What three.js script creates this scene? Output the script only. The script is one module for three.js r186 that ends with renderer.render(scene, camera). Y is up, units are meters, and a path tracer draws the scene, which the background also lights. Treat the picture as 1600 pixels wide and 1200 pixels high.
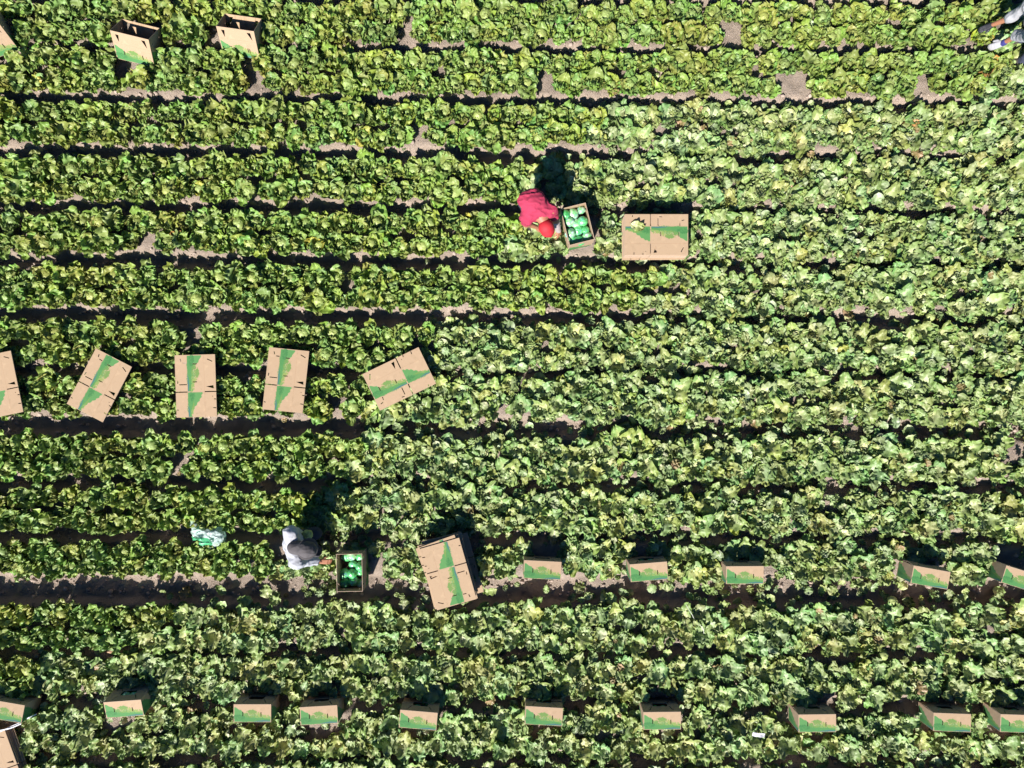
import * as THREE from 'three';
import { Sky } from 'three/addons/objects/Sky.js';
import { ImprovedNoise } from 'three/addons/math/ImprovedNoise.js';
import { mergeGeometries, mergeVertices } from 'three/addons/utils/BufferGeometryUtils.js';

// ---------------------------------------------------------------- camera, sky, sun, exposure
const CAMERA_HEIGHT = 9.6, FOCAL = 1067;                 // focal length in pixels of a 1600 x 1200 picture
const scene = new THREE.Scene();
const camera = new THREE.PerspectiveCamera(2 * Math.atan(600 / FOCAL) * 180 / Math.PI, 4 / 3, 0.1, 2000);
camera.position.set(0, CAMERA_HEIGHT, 0);
camera.up.set(0, 0, -1);
camera.lookAt(0, 0, 0);
camera.updateProjectionMatrix();

const SUN_ELEVATION = 44 * Math.PI / 180, SUN_SIDE = 24 * Math.PI / 180;
const sunDirection = new THREE.Vector3(-Math.sin(SUN_SIDE) * Math.cos(SUN_ELEVATION), Math.sin(SUN_ELEVATION), Math.cos(SUN_SIDE) * Math.cos(SUN_ELEVATION));
const sky = new Sky();
sky.name = 'sky';
sky.userData.kind = 'structure';
sky.scale.setScalar(1500);
sky.material.uniforms.sunPosition.value.copy(sunDirection);
sky.material.uniforms.turbidity.value = 3;
sky.material.uniforms.rayleigh.value = 0.7;
sky.material.uniforms.mieCoefficient.value = 0.004;
sky.material.uniforms.cloudCoverage.value = 0;
scene.add(sky);
scene.environmentIntensity = 0.1;

const sun = new THREE.DirectionalLight(0xfff7ec, 5);
sun.position.copy(sunDirection).multiplyScalar(30);
sun.castShadow = true;
sun.shadow.mapSize.set(4096, 4096);
Object.assign(sun.shadow.camera, { left: -10, right: 10, top: 10, bottom: -10, near: 1, far: 70 });
scene.add(sun);
scene.add(sun.target);

const renderer = new THREE.WebGLRenderer({ antialias: true });
renderer.setSize(1024, 768);
renderer.shadowMap.enabled = true;
renderer.toneMapping = THREE.LinearToneMapping;
renderer.toneMappingExposure = 2.0;

// ---------------------------------------------------------------- helpers
function generator(seed) {
  let a = seed >>> 0;
  return () => { a = (a + 0x6d2b79f5) | 0; let t = Math.imul(a ^ (a >>> 15), 1 | a); t = (t + Math.imul(t ^ (t >>> 7), 61 | t)) ^ t; return ((t ^ (t >>> 14)) >>> 0) / 4294967296; };
}
const perlin = new ImprovedNoise();
const noise = (x, y, z = 0.37) => perlin.noise(x + 100.31, y + 57.77, z + 31.13);
const smooth = (a, b, x) => { const t = Math.min(1, Math.max(0, (x - a) / (b - a))); return t * t * (3 - 2 * t); };
const mix = (a, b, t) => a + (b - a) * t;
const V = (x, y, z) => new THREE.Vector3(x, y, z);
/** The point at height h that lies under a position measured on the survey picture (1600 x 1200). */
const spot = (px, py, h = 0) => V((px - 800) * (CAMERA_HEIGHT - h) / FOCAL, h, (py - 600) * (CAMERA_HEIGHT - h) / FOCAL);

const used = new Map();
function numbered(name) { const n = used.get(name) ?? 0; used.set(name, n + 1); return n ? name + '_' + String(n).padStart(3, '0') : name; }
function describe(o, label, category, group) {
  o.userData.label = label; o.userData.category = category;
  if (group) o.userData.group = group;
  return o;
}
function thing(name, label, category, group) {
  const o = new THREE.Group(); o.name = numbered(name); scene.add(o);
  return describe(o, label, category, group);
}
function part(parent, name, geometry, material) {
  const m = new THREE.Mesh(geometry, material); m.name = name; m.castShadow = m.receiveShadow = true; parent.add(m); return m;
}
const ORDINALS = ['', 'first', 'second', 'third', 'fourth', 'fifth', 'sixth', 'seventh', 'eighth', 'ninth', 'tenth', 'eleventh', 'twelfth', 'thirteenth', 'fourteenth', 'fifteenth', 'sixteenth', 'seventeenth', 'eighteenth', 'nineteenth'];
const TENS = ['', '', 'twent', 'thirt', 'fort', 'fift', 'sixt'];
const ordinal = (n) => n < 20 ? ORDINALS[n] : n % 10 ? TENS[Math.floor(n / 10)] + 'y-' + ORDINALS[n % 10] : TENS[n / 10] + 'ieth';
const linear = (r, g, b) => new THREE.Color().setRGB(r, g, b);

// ---------------------------------------------------------------- the field: beds, furrows, soil
const BED_LINES = [-128, -45, 35, 112, 194, 279, 363, 447, 536, 617, 711, 794, 871, 976, 1055, 1141, 1226, 1310];   // middle of each bed down the left side
const FIRST_BED = 2;                                                                                     // index of the topmost bed in view
const SLOPE = 0.0055;
const bedMiddle = BED_LINES.map((py) => (py - 600) * (CAMERA_HEIGHT - 0.14) / FOCAL + 7.2 * SLOPE);
const bedZ = (k, x) => bedMiddle[k] + (x) * SLOPE;
const NARROW = 12;                                                                                       // this bed is narrower than the others
function soilHeight(x, z) {
  let best = 9, half = 0.3;
  for (let k = 0; k < bedMiddle.length; k++) { const d = Math.abs(z - bedZ(k, x)); if (d < best) { best = d; half = k === NARROW ? 0.24 : 0.285; } }
  const wander = 0.03 * noise(x * 1.3, z * 1.3, 4);
  const bed = 1 - smooth(half - 0.06, half + 0.075, best + wander);
  const clod = 0.03 * noise(x * 6, z * 6, 1) + 0.035 * Math.abs(noise(x * 13, z * 13, 2)) + 0.014 * noise(x * 30, z * 30, 3);
  return -0.07 + 0.12 * bed + clod;
}
function pixelTexture(n, f, srgb, repeat) {
  const data = new Uint8Array(n * n * 4);
  for (let j = 0; j < n; j++) for (let i = 0; i < n; i++) { const c = f(i, j); data.set([c[0], c[1], c[2], 255].map((v) => Math.max(0, Math.min(255, v))), (j * n + i) * 4); }
  const t = new THREE.DataTexture(data, n, n); t.wrapS = t.wrapT = THREE.RepeatWrapping; t.magFilter = THREE.LinearFilter; t.minFilter = THREE.LinearMipmapLinearFilter; t.generateMipmaps = true;
  if (srgb) t.colorSpace = THREE.SRGBColorSpace;
  if (repeat) t.repeat.set(repeat, repeat);
  t.needsUpdate = true; return t;
}
const rs = generator(11);
const soilBump = pixelTexture(512, (i, j) => { const v = 128 + 90 * noise(i / 9, j / 9, 7) + 70 * noise(i / 3.6, j / 3.6, 8) + 30 * (rs() - 0.5); return [v, v, v]; });
{
  const X = 8.6, Z = 6.9, step = 0.034, nx = Math.round(2 * X / step), nz = Math.round(2 * Z / step);
  const g = new THREE.PlaneGeometry(2 * X, 2 * Z, nx, nz).rotateX(-Math.PI / 2), p = g.attributes.position, color = new Float32Array(p.count * 3), uv = g.attributes.uv;
  for (let i = 0; i < p.count; i++) {
    const x = p.getX(i), z = p.getZ(i);
    p.setY(i, soilHeight(x, z));
    const t = 0.5 + 0.55 * noise(x * 2.1, z * 2.1, 9) + 0.5 * noise(x * 9, z * 9, 10) + 0.35 * noise(x * 25, z * 25, 11), damp = smooth(-0.1, 0.4, noise(x * 0.55, z * 0.55, 12) + 0.25 * noise(x * 3, z * 3, 13));
    const k = mix(0.84, 1.2, t) * mix(1, 0.9, damp);
    color.set([0.365 * k, 0.295 * k, 0.24 * k], i * 3);
    uv.setXY(i, x / 0.6, z / 0.6);
  }
  g.setAttribute('color', new THREE.BufferAttribute(color, 3));
  g.computeVertexNormals();
  const m = part(scene, 'ground', g, new THREE.MeshStandardMaterial({ vertexColors: true, roughness: 0.96, bumpMap: soilBump, bumpScale: 0.03 }));
  m.userData.kind = 'structure'; m.userData.label = 'tan dry soil with raised beds and furrows';
  const far = part(scene, 'ground_beyond', new THREE.PlaneGeometry(1600, 1600, 8, 8).rotateX(-Math.PI / 2).translate(0, -0.14, 0), new THREE.MeshStandardMaterial({ color: linear(0.16, 0.17, 0.08), roughness: 1 }));
  far.userData.kind = 'structure'; far.userData.label = 'open farmland beyond the beds';
}

// ---------------------------------------------------------------- leaves
/** One crinkled leaf growing from the origin towards +x. */
function leafGeometry(o) {
  const { seed, length, width, rise0, rise1, cup, ruffle, blister, rows = 12, columns = 8, pale = 0.25, twist = 0, hue = [0.115, 0.2, 0.035] } = o;
  const r = generator(seed * 7919 + 13), ph = r() * 20, ph2 = r() * 20, bend = (r() - 0.5) * 0.5;
  const pos = [], col = [], idx = [];
  const spine = [], frames = []; let x = 0, y = 0, side = 0;
  for (let i = 0; i <= rows; i++) {
    const s = i / rows, e = mix(rise0, rise1, s * s * (1.6 - 0.6 * s)) + 0.22 * Math.sin(s * 7 + ph);
    spine.push([x, y, side]); frames.push(e);
    x += Math.cos(e) * length / rows; y += Math.sin(e) * length / rows; side += bend * s * length / rows;
  }
  for (let i = 0; i <= rows; i++) {
    const s = i / rows, e = frames[i];
    const w = 0.5 * width * Math.pow(Math.max(0.02, Math.sin(Math.PI * mix(0.07, 0.93, Math.pow(s, 0.82)))), 0.75) * (s < 0.12 ? 0.55 + 3.7 * s : 1);
    for (let j = 0; j <= columns; j++) {
      const v = j / columns * 2 - 1, av = Math.abs(v);
      const jag = 1 + 0.2 * noise(s * 9 + ph, v * 2 + ph2, 3) * av;
      const lateral = v * w * jag;
      let lift = cup * w * v * v + ruffle * (0.15 + v * v) * Math.sin(s * 20 + ph + (v > 0 ? 1.9 : 0)) * smooth(0.1, 0.5, s) + ruffle * 0.9 * smooth(0.6, 1, s) * Math.sin(v * 6.5 + ph2)
        + blister * (noise(s * 7 + ph, v * 3.4 + ph2, 5) * 1.6 + noise(s * 15 + ph, v * 7, 6)) - 0.012 * Math.exp(-v * v * 30) * (1 - s);
      const nx = -Math.sin(e), ny = Math.cos(e), tw = twist * s;
      const lat = lateral * Math.cos(tw) - lift * Math.sin(tw); lift = lateral * Math.sin(tw) + lift * Math.cos(tw);
      pos.push(spine[i][0] + nx * lift, spine[i][1] + ny * lift, spine[i][2] + lat);
      const rib = Math.exp(-v * v * 26) * (1 - 0.75 * s), foot = smooth(pale > 0.8 ? 0.52 : 0.42, 0, s), vein = 0.5 + 0.5 * Math.sin((s * 1.1 + av * 0.5) * 26);
      const t = Math.min(1, pale * (0.35 * vein * (1 - s * 0.5) + 0.9 * rib + 1.15 * foot) + 0.14 * noise(s * 5 + ph, v * 3, 8));
      const k = 1 + 0.22 * noise(s * 4 + ph, v * 2.5 + ph2, 9);
      col.push(mix(hue[0], 0.44, t) * k, mix(hue[1], 0.5, t) * k, mix(hue[2], 0.28, t) * k);
    }
  }
  const c = columns + 1;
  for (let i = 0; i < rows; i++) for (let j = 0; j < columns; j++) { const a = i * c + j; if ((i + j) % 2) idx.push(a, a + 1, a + c, a + 1, a + c + 1, a + c); else idx.push(a, a + 1, a + c + 1, a, a + c + 1, a + c); }
  const g = new THREE.BufferGeometry();
  g.setAttribute('position', new THREE.Float32BufferAttribute(pos, 3)); g.setAttribute('color', new THREE.Float32BufferAttribute(col, 3)); g.setIndex(idx); g.computeVertexNormals();
  return g;
}
/** A tight round head with overlapping wrapped leaves. */
function headGeometry(seed, radius, hue, w = 18, h = 12) {
  const g = mergeVertices(new THREE.SphereGeometry(radius, w, h).deleteAttribute('uv').deleteAttribute('normal')), p = g.attributes.position, col = [], v = new THREE.Vector3(), r = generator(seed + 5), a0 = r() * 6;
  for (let i = 0; i < p.count; i++) {
    v.fromBufferAttribute(p, i); const d = v.clone().normalize(), a = Math.atan2(d.z, d.x);
    const wrap = (a * 2.5 / Math.PI + d.y * 1.1 + a0 + 0.5 * noise(d.x * 2 + seed, d.y * 2, d.z * 2)) % 1, fold = 0.2 * (wrap < 0 ? wrap + 1 : wrap) - 0.1 + 0.12 * noise(d.x * 2.6 + seed, d.y * 2.6, d.z * 2.6) + 0.07 * noise(d.x * 6 + seed, d.y * 6, d.z * 6);
    v.multiplyScalar(1 + fold); v.y *= 0.86; p.setXYZ(i, v.x, v.y, v.z);
    const vein = 0.5 + 0.5 * Math.sin(a * 9 + 3 * noise(d.x * 3, d.y * 3, d.z * 3 + seed)), t = 0.16 * vein + 0.2 * noise(d.x * 4 + seed, d.y * 4, d.z * 4) + 0.08;
    col.push(mix(hue[0], 0.45, t), mix(hue[1], 0.48, t), mix(hue[2], 0.25, t));
  }
  g.setAttribute('color', new THREE.Float32BufferAttribute(col, 3)); g.computeVertexNormals(); return g;
}
const leafMaterial = (tint, extra = {}) => new THREE.MeshPhysicalMaterial({ vertexColors: true, color: linear(...tint), roughness: 0.46, specularIntensity: 0.7, transmission: 0.12, thickness: 0, side: THREE.DoubleSide, ...extra });
const LEAF_TONES = [leafMaterial([1, 1, 1]), leafMaterial([0.86, 0.93, 0.9]), leafMaterial([1.12, 1.05, 0.95]), leafMaterial([0.95, 1.04, 1.08]), leafMaterial([1.2, 1.1, 0.85])];
const YELLOW = leafMaterial([1.9, 1.25, 0.8]), RUSTY = leafMaterial([2.2, 0.85, 0.9]);
const HEAD_TONES = [[1, 1, 1], [1.1, 1.04, 1], [0.92, 0.98, 0.95]].map((t) => leafMaterial(t, { transmission: 0, side: THREE.FrontSide }));
const STEM = new THREE.MeshStandardMaterial({ color: linear(0.34, 0.41, 0.19), roughness: 0.5 });
const rotated = (g, turn, x = 0, y = 0, z = 0) => g.rotateY(turn).translate(x, y, z);

/** The pieces of one whole lettuce: [name, geometry] */
function lettucePieces(seed) {
  const r = generator(seed * 31 + 7), list = [];
  const radius = mix(0.056, 0.078, r()), hue = [0.22, 0.3, 0.075];
  list.push(['head', headGeometry(seed, radius, hue).translate((r() - 0.5) * 0.02, 0.085 + r() * 0.04, (r() - 0.5) * 0.02)]);
  const ring = (n, o, r0) => {
    const a0 = r() * 7;
    for (let i = 0; i < n; i++) {
      const turn = a0 + i / n * Math.PI * 2 + (r() - 0.5) * 0.6;
      const g = leafGeometry({ seed: seed * 50 + list.length, length: mix(o.length[0], o.length[1], r()), width: mix(o.width[0], o.width[1], r()), ...(o.name === 'outer_leaf' && r() < 0.33 ? { rise0: mix(1.15, 1.45, r()), rise1: mix(0.5, 1.1, r()) } : { rise0: mix(o.rise0[0], o.rise0[1], r()), rise1: mix(o.rise1[0], o.rise1[1], r()) }), cup: mix(0.1, 0.6, r()), ruffle: o.ruffle, blister: 0.012, twist: (r() - 0.5) * 1.0, pale: 0.38, hue: [mix(0.142, 0.21, r()), mix(0.22, 0.305, r()), mix(0.04, 0.07, r())] });
      list.push([o.name, rotated(g, turn, r0 * Math.cos(turn), 0.02 + 0.02 * r(), -r0 * Math.sin(turn))]);
    }
  };
  ring(4, { name: 'inner_leaf', length: [0.14, 0.19], width: [0.13, 0.18], rise0: [1.0, 1.4], rise1: [0.4, 2.0], ruffle: 0.017 }, 0.046);
  ring(7, { name: 'outer_leaf', length: [0.18, 0.245], width: [0.15, 0.215], rise0: [0.7, 1.2], rise1: [-0.6, 0.7], ruffle: 0.024 }, 0.025);
  return list;
}
/** What is left after cutting: a stem with spread outer leaves. */
function stumpPieces(seed) {
  const r = generator(seed * 37 + 3), list = [];
  list.push(['cut_stem', new THREE.LatheGeometry([[0, 0], [0.016, 0], [0.018, 0.02], [0.0165, 0.045], [0.014, 0.049], [0, 0.05]].map(([x, y]) => new THREE.Vector2(x, y)), 9).rotateX((r() - 0.5) * 0.5).rotateZ((r() - 0.5) * 0.5).translate(0, 0.01, 0)]);
  const a0 = r() * 7, n = 7 + Math.floor(r() * 2);
  for (let i = 0; i < n; i++) {
    const turn = a0 + i / n * Math.PI * 2 + (r() - 0.5) * 0.5, low = i % 2;
    const g = leafGeometry({ seed: seed * 60 + i + 900, length: mix(0.16, 0.26, r()), width: mix(0.13, 0.21, r()), rise0: low ? mix(0.25, 0.75, r()) : mix(0.7, 1.3, r()), rise1: mix(-0.6, 0.7, r()), cup: mix(-0.1, 0.5, r()), ruffle: 0.02, blister: 0.013, twist: (r() - 0.5) * 1.3, pale: 0.88, hue: [mix(0.13, 0.197, r()), mix(0.205, 0.28, r()), mix(0.045, 0.085, r())] });
    list.push(['wrapper_leaf', rotated(g, turn, 0.014 * Math.cos(turn), 0.012 + 0.014 * r(), -0.014 * Math.sin(turn))]);
  }
  return list;
}
const rf = generator(2024);
const WHOLE = [...Array(12).keys()].map((k) => lettucePieces(k + 1)), CUT = [...Array(10).keys()].map((k) => stumpPieces(k + 1));

// where the harvested part starts in each bed (pixels from the left), by bed in view from the top
const EDGE_OF = { 0: 1700, 1: 1700, 2: 1575, 3: 1560, 4: 935, 5: 818, 6: 805, 7: 1010, 8: 660, 9: 590, 10: 560, 11: 492, 12: 440, 13: 250, 14: 60, 15: -200, 16: -400, 17: -400 };
const GAPS = [[1502, 52, 20], [640, 52, 17], [1128, 58, 17], [1232, 140, 24], [845, 142, 18], [563, 142, 12], [672, 143, 12], [216, 146, 12], [412, 142, 14], [155, 220, 11], [650, 222, 12], [806, 218, 13], [236, 392, 16], [362, 312, 10], [568, 414, 20], [1430, 140, 13], [300, 988, 15], [545, 992, 15], [527, 636, 16], [430, 732, 11], [792, 648, 20], [1578, 700, 26], [1560, 735, 16], [1038, 458, 12], [1205, 432, 12], [118, 905, 14], [290, 905, 26], [390, 905, 20], [20, 908, 16], [830, 912, 24], [890, 910, 24], [940, 905, 18], [1010, 912, 14], [1098, 830, 11], [1375, 1060, 12], [1595, 945, 16], [740, 935, 11], [985, 1095, 10]];
const blocked = [];                                       // [x, z, radius] of things that stand where plants would
const CLEAR = [[213, 80, 22], [380, 70, 22], [0, 70, 24], [586, 836, 14], [212, 62, 20], [232, 66, 16], [192, 60, 14], [385, 54, 20], [402, 56, 16], [366, 50, 14], [906, 372, 24], [918, 345, 24], [548, 880, 22], [556, 905, 22], [845, 895, 24], [825, 893, 20], [868, 893, 20], [1010, 895, 24], [1030, 893, 20], [992, 897, 20], [1160, 897, 24], [1145, 897, 20], [1178, 897, 20], [1440, 900, 26], [1465, 905, 24], [1575, 896, 28], [1600, 905, 28],
  [20, 1105, 26], [195, 1105, 26], [215, 1105, 20], [175, 1105, 20], [395, 1108, 30], [500, 1110, 30], [655, 1115, 30], [850, 1113, 30], [1035, 1118, 30], [1270, 1120, 30], [1245, 1118, 20], [1480, 1122, 32], [1455, 1120, 20], [1575, 1124, 32], [826, 325, 14], [846, 318, 12], [452, 842, 16], [460, 866, 16]];
for (const [px, py, rad] of CLEAR) { const p = spot(px, py, 0.15); blocked.push([p.x, p.z, rad / 111]); }
const gapSpots = GAPS.map(([px, py, rad]) => { const p = spot(px, py, 0.08); return [p.x, p.z, rad * 0.76 / 111]; });
const isIn = (list, x, z, grow = 0) => list.some(([a, b, r]) => (x - a) ** 2 + (z - b) ** 2 < (r + grow) ** 2);

const PRESSED = [[0, 600, 55], [156, 602, 52], [306, 603, 52], [447, 594, 52], [624, 592, 52], [1026, 368, 58], [700, 897, 55], [0, 1190, 50], [322, 838, 18], [938, 325, 34], [952, 350, 24], [580, 838, 30], [600, 860, 22]].map(([px, py, rad]) => { const p = spot(px, py, 0.25); return [p.x, p.z, rad / 111]; });
const plants = [];
for (let k = 0; k < bedMiddle.length; k++) for (const row of [0, 1]) {
  let x = -8.1 + rf() * 0.2; const offset = (row ? 1 : -1) * (k === NARROW ? 0.11 : 0.148);
  while (x < 8.1) {
    const px = 800 + x * FOCAL / (CAMERA_HEIGHT - 0.15), whole = px < EDGE_OF[k] + (row ? -14 : 10), jz = (rf() - 0.5) * (whole ? 0.035 : 0.17), z = bedZ(k, x) + offset + jz, size = mix(0.89, 1.2, rf()) * (k === NARROW ? 0.9 : 1) * (whole ? 1 : 0.95) * (isIn(PRESSED, x, z) ? 0.8 : 1), lost = rf(), turn = rf() * 6.283, tone = rf(), tilt = [(rf() - 0.5) * 0.3, (rf() - 0.5) * 0.3];
    if (lost > 0.008 && !isIn(blocked, x, z, 0.05) && !(isIn(gapSpots, x, z, 0.0) && (row || !whole))) plants.push({ k, row, x, z, size, turn, tone, tilt, whole, d: Math.hypot(x, z) });
    x += mix(0.205, 0.275, rf()) * (whole ? 1 : 0.98);
  }
}
const isSeen = (p) => Math.abs(p.x) < 7.2 && Math.abs(p.z) < 5.4;
// rank along each row, counted from the edge of the harvested part
const rowsOf = new Map();
for (const p of plants) { const key = p.k + '/' + p.row + '/' + p.whole; if (!rowsOf.has(key)) rowsOf.set(key, []); rowsOf.get(key).push(p); }
for (const list of rowsOf.values()) { list.sort((a, b) => list[0].whole ? b.x - a.x : a.x - b.x); let n = 0; for (const p of list) p.rank = isSeen(p) ? ++n : 0; }
const yellowSpots = [[570, 205], [72, 137], [20, 40], [320, 300], [470, 275], [725, 345], [500, 395], [1545, 100], [1530, 55], [185, 52], [1395, 205], [545, 45], [208, 460]].map(([px, py]) => spot(px, py, 0.12)), rustySpots = [[293, 384], [1410, 200], [1545, 98]].map(([px, py]) => spot(px, py, 0.12));
for (const p of plants) p.special = rustySpots.some((s) => Math.hypot(s.x - p.x, s.z - p.z) < 0.125) ? 'rusty' : yellowSpots.some((s) => Math.hypot(s.x - p.x, s.z - p.z) < 0.12) ? 'yellow' : '';

function place(o, p) {
  o.position.set(p.x, soilHeight(p.x, p.z) - 0.012, p.z); o.rotation.set(p.tilt[0], p.turn, p.tilt[1], 'YXZ'); o.rotation.order = 'XYZ';
  o.rotation.set(p.tilt[0], p.turn, p.tilt[1]); o.scale.setScalar(p.size); o.updateMatrix();
}
const LIMIT = 300;
function build(list, variants, name, tones, labelOf, category, group) {
  const seen = list.filter((p) => isSeen(p)).sort((a, b) => (b.special ? 1 : 0) - (a.special ? 1 : 0) || a.d - b.d), single = new Set(seen.slice(0, LIMIT));
  const prototypes = new Map();
  let i = 0;
  for (const p of single) {
    const v = (i * 7 + Math.floor(p.tone * 5)) % variants.length, t = Math.floor(p.tone * tones.length), key = v + '/' + t + '/' + p.special;
    i++;
    let o;
    if (prototypes.has(key)) { o = prototypes.get(key).clone(); } else {
      o = new THREE.Group();
      variants[v].forEach(([pn, g], n) => {
        const m = pn === 'head' ? HEAD_TONES[(v + t) % HEAD_TONES.length] : pn === 'cut_stem' ? STEM : p.special && (n === 5 || n === 8) ? (p.special === 'rusty' ? RUSTY : YELLOW) : tones[(t + (n % 3 === 1 ? 1 : 0)) % tones.length];
        const q = part(o, pn, g, m);
        if (m === YELLOW) q.userData.label = 'yellowed leaf'; if (m === RUSTY) q.userData.label = 'withered orange leaf';
      });
      prototypes.set(key, o);
    }
    o.name = numbered(name); scene.add(o); o.userData = {};
    describe(o, labelOf(p), category, group); place(o, p);
  }
  return list.filter((p) => !single.has(p));
}
const bedWord = (k) => ordinal(k - FIRST_BED + 1);
const restWhole = build(plants.filter((p) => p.whole), WHOLE, 'lettuce_plant', LEAF_TONES,
  (p) => `${p.special ? (p.special === 'rusty' ? 'orange-leaved' : 'yellow-leaved') : 'uncut'} lettuce, ${p.row ? 'lower' : 'upper'} row of ${bedWord(p.k)} bed from top, ${ordinal(p.rank)} left of ${p.k < 4 ? 'frame’s right side' : 'harvested edge'}`.replace('’', "'"), 'lettuce', 'uncut lettuces growing in the beds');
const restCut = build(plants.filter((p) => !p.whole), CUT, 'lettuce_stump', LEAF_TONES,
  (p) => `cut lettuce stump, ${p.row ? 'lower' : 'upper'} row of ${bedWord(p.k)} bed from top, ${ordinal(p.rank)} right of ${p.k > 13 ? "frame's left side" : 'harvested edge'}`, 'lettuce stump', 'cut lettuce stumps with spread leaves');
function buildStuff(list, variants, name, childName, label, category) {
  const o = new THREE.Group(); o.name = name; o.userData.kind = 'stuff'; describe(o, label, category); scene.add(o);
  const dummy = new THREE.Object3D(), rc = generator(77), c = new THREE.Color();
  variants.forEach((pieces, v) => {
    const mine = list.filter((_, i) => i % variants.length === v); if (!mine.length) return;
    const green = mergeGeometries(pieces.map(([pn, g]) => { const q = g.index ? g.clone() : mergeVertices(g.clone()); q.deleteAttribute('uv'); if (!q.attributes.color) q.setAttribute('color', new THREE.Float32BufferAttribute(new Float32Array(q.attributes.position.count * 3).map((_, i) => [0.34, 0.41, 0.19][i % 3]), 3)); return q; }));
    const inst = new THREE.InstancedMesh(green, LEAF_TONES[0], mine.length); inst.name = childName; inst.castShadow = inst.receiveShadow = true; inst.userData.kind = 'stuff';
    mine.forEach((p, i) => { place(dummy, p); inst.setMatrixAt(i, dummy.matrix); const w = rc(), k = mix(0.86, 1.14, rc()); c.setRGB(k * mix(0.9, 1.16, w), k, k * mix(1.06, 0.86, w)); inst.setColorAt(i, c); });
    o.add(inst);
  });
}
buildStuff(restWhole, WHOLE, 'lettuce_rows', 'lettuce_mass', 'mass of uncut green lettuces filling the outer parts of the beds', 'lettuces');
buildStuff(restCut, CUT, 'harvested_rows', 'stump_mass', 'mass of cut lettuce stumps filling the outer harvested beds', 'lettuce stumps');

// loose leaves thrown down by the cutters
{
  const o = new THREE.Group(); o.name = 'leaf_litter'; o.userData.kind = 'stuff'; describe(o, 'loose cut lettuce leaves strewn over the harvested beds and furrows', 'leaves'); scene.add(o);
  const shapes = [...Array(8).keys()].map((k) => leafGeometry({ seed: 4000 + k, length: mix(0.12, 0.22, k / 7), width: mix(0.1, 0.17, ((k * 3) % 8) / 7), rise0: mix(-0.2, 0.4, ((k * 5) % 8) / 7), rise1: mix(-0.3, 0.9, ((k * 2) % 8) / 7), cup: mix(-0.3, 0.6, k / 7), ruffle: 0.022, blister: 0.015, pale: mix(0.3, 0.85, ((k * 3) % 8) / 7), hue: [0.165, 0.245, 0.072] }).translate(-0.08, 0, 0));
  const lists = shapes.map(() => []), r = generator(991);
  for (let n = 0; n < 15500; n++) {
    const x = mix(-7.9, 7.9, r()), z = mix(-5.9, 5.9, r()), px = 800 + x * FOCAL / 9.45; let k = 0; for (let q = 1; q < bedMiddle.length; q++) if (Math.abs(z - bedZ(q, x)) < Math.abs(z - bedZ(k, x))) k = q;
    const rnd = [r(), r(), r(), r(), r(), r(), r()], inBed = Math.abs(z - bedZ(k, x)) < 0.3;
    const depth = px - EDGE_OF[k];
    if (depth < 8) { if (k !== 2 && k !== 3 && rnd[0] > 0.02) continue; if (k === 2 || k === 3) { if (rnd[0] > 0.03) continue; } }
    if (Math.hypot(x - 2.33, z + 2.62) < 0.3) continue;
    if (isIn(blocked, x, z, -0.04) || isIn(gapSpots, x, z, 0)) continue;
    if (k > 11 && rnd[1] < 0.45) continue;
    if (!inBed && rnd[1] < (k > 3 && k < 11 ? -0.05 : 0.15) + 1.0 * noise(x * 0.8, z * 1.5, 20)) continue;
    lists[Math.floor(rnd[2] * 8)].push([x, soilHeight(x, z) + (inBed ? mix(0.015, 0.15, rnd[3] * rnd[3]) : mix(0.02, 0.16, rnd[3])), z, rnd]);
  }
  const dummy = new THREE.Object3D(), c = new THREE.Color(), r2 = generator(5);
  shapes.forEach((g, v) => {
    const inst = new THREE.InstancedMesh(g, LEAF_TONES[0], lists[v].length); inst.name = 'loose_leaf_mass'; inst.userData.kind = 'stuff'; inst.castShadow = inst.receiveShadow = true;
    lists[v].forEach(([x, y, z, q], i) => {
      dummy.position.set(x, y, z); dummy.rotation.set((q[4] - 0.5) * 1.1 + (q[6] > 0.72 ? Math.PI : 0), q[5] * 6.283, (q[6] - 0.5) * 0.9); dummy.scale.setScalar(mix(0.5, 1.02, q[0])); dummy.updateMatrix(); inst.setMatrixAt(i, dummy.matrix);
      const k = mix(0.75, 1.2, r2()), w = r2(); if (w > 0.993) c.setRGB(1.15, 0.92, 0.5); else if (w > 0.97) c.setRGB(0.95, 0.55, 0.6); else c.setRGB(k * mix(0.92, 1.12, r2()), k, k * mix(0.8, 1.2, r2())); inst.setColorAt(i, c);
    });
    o.add(inst);
  });
}
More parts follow.
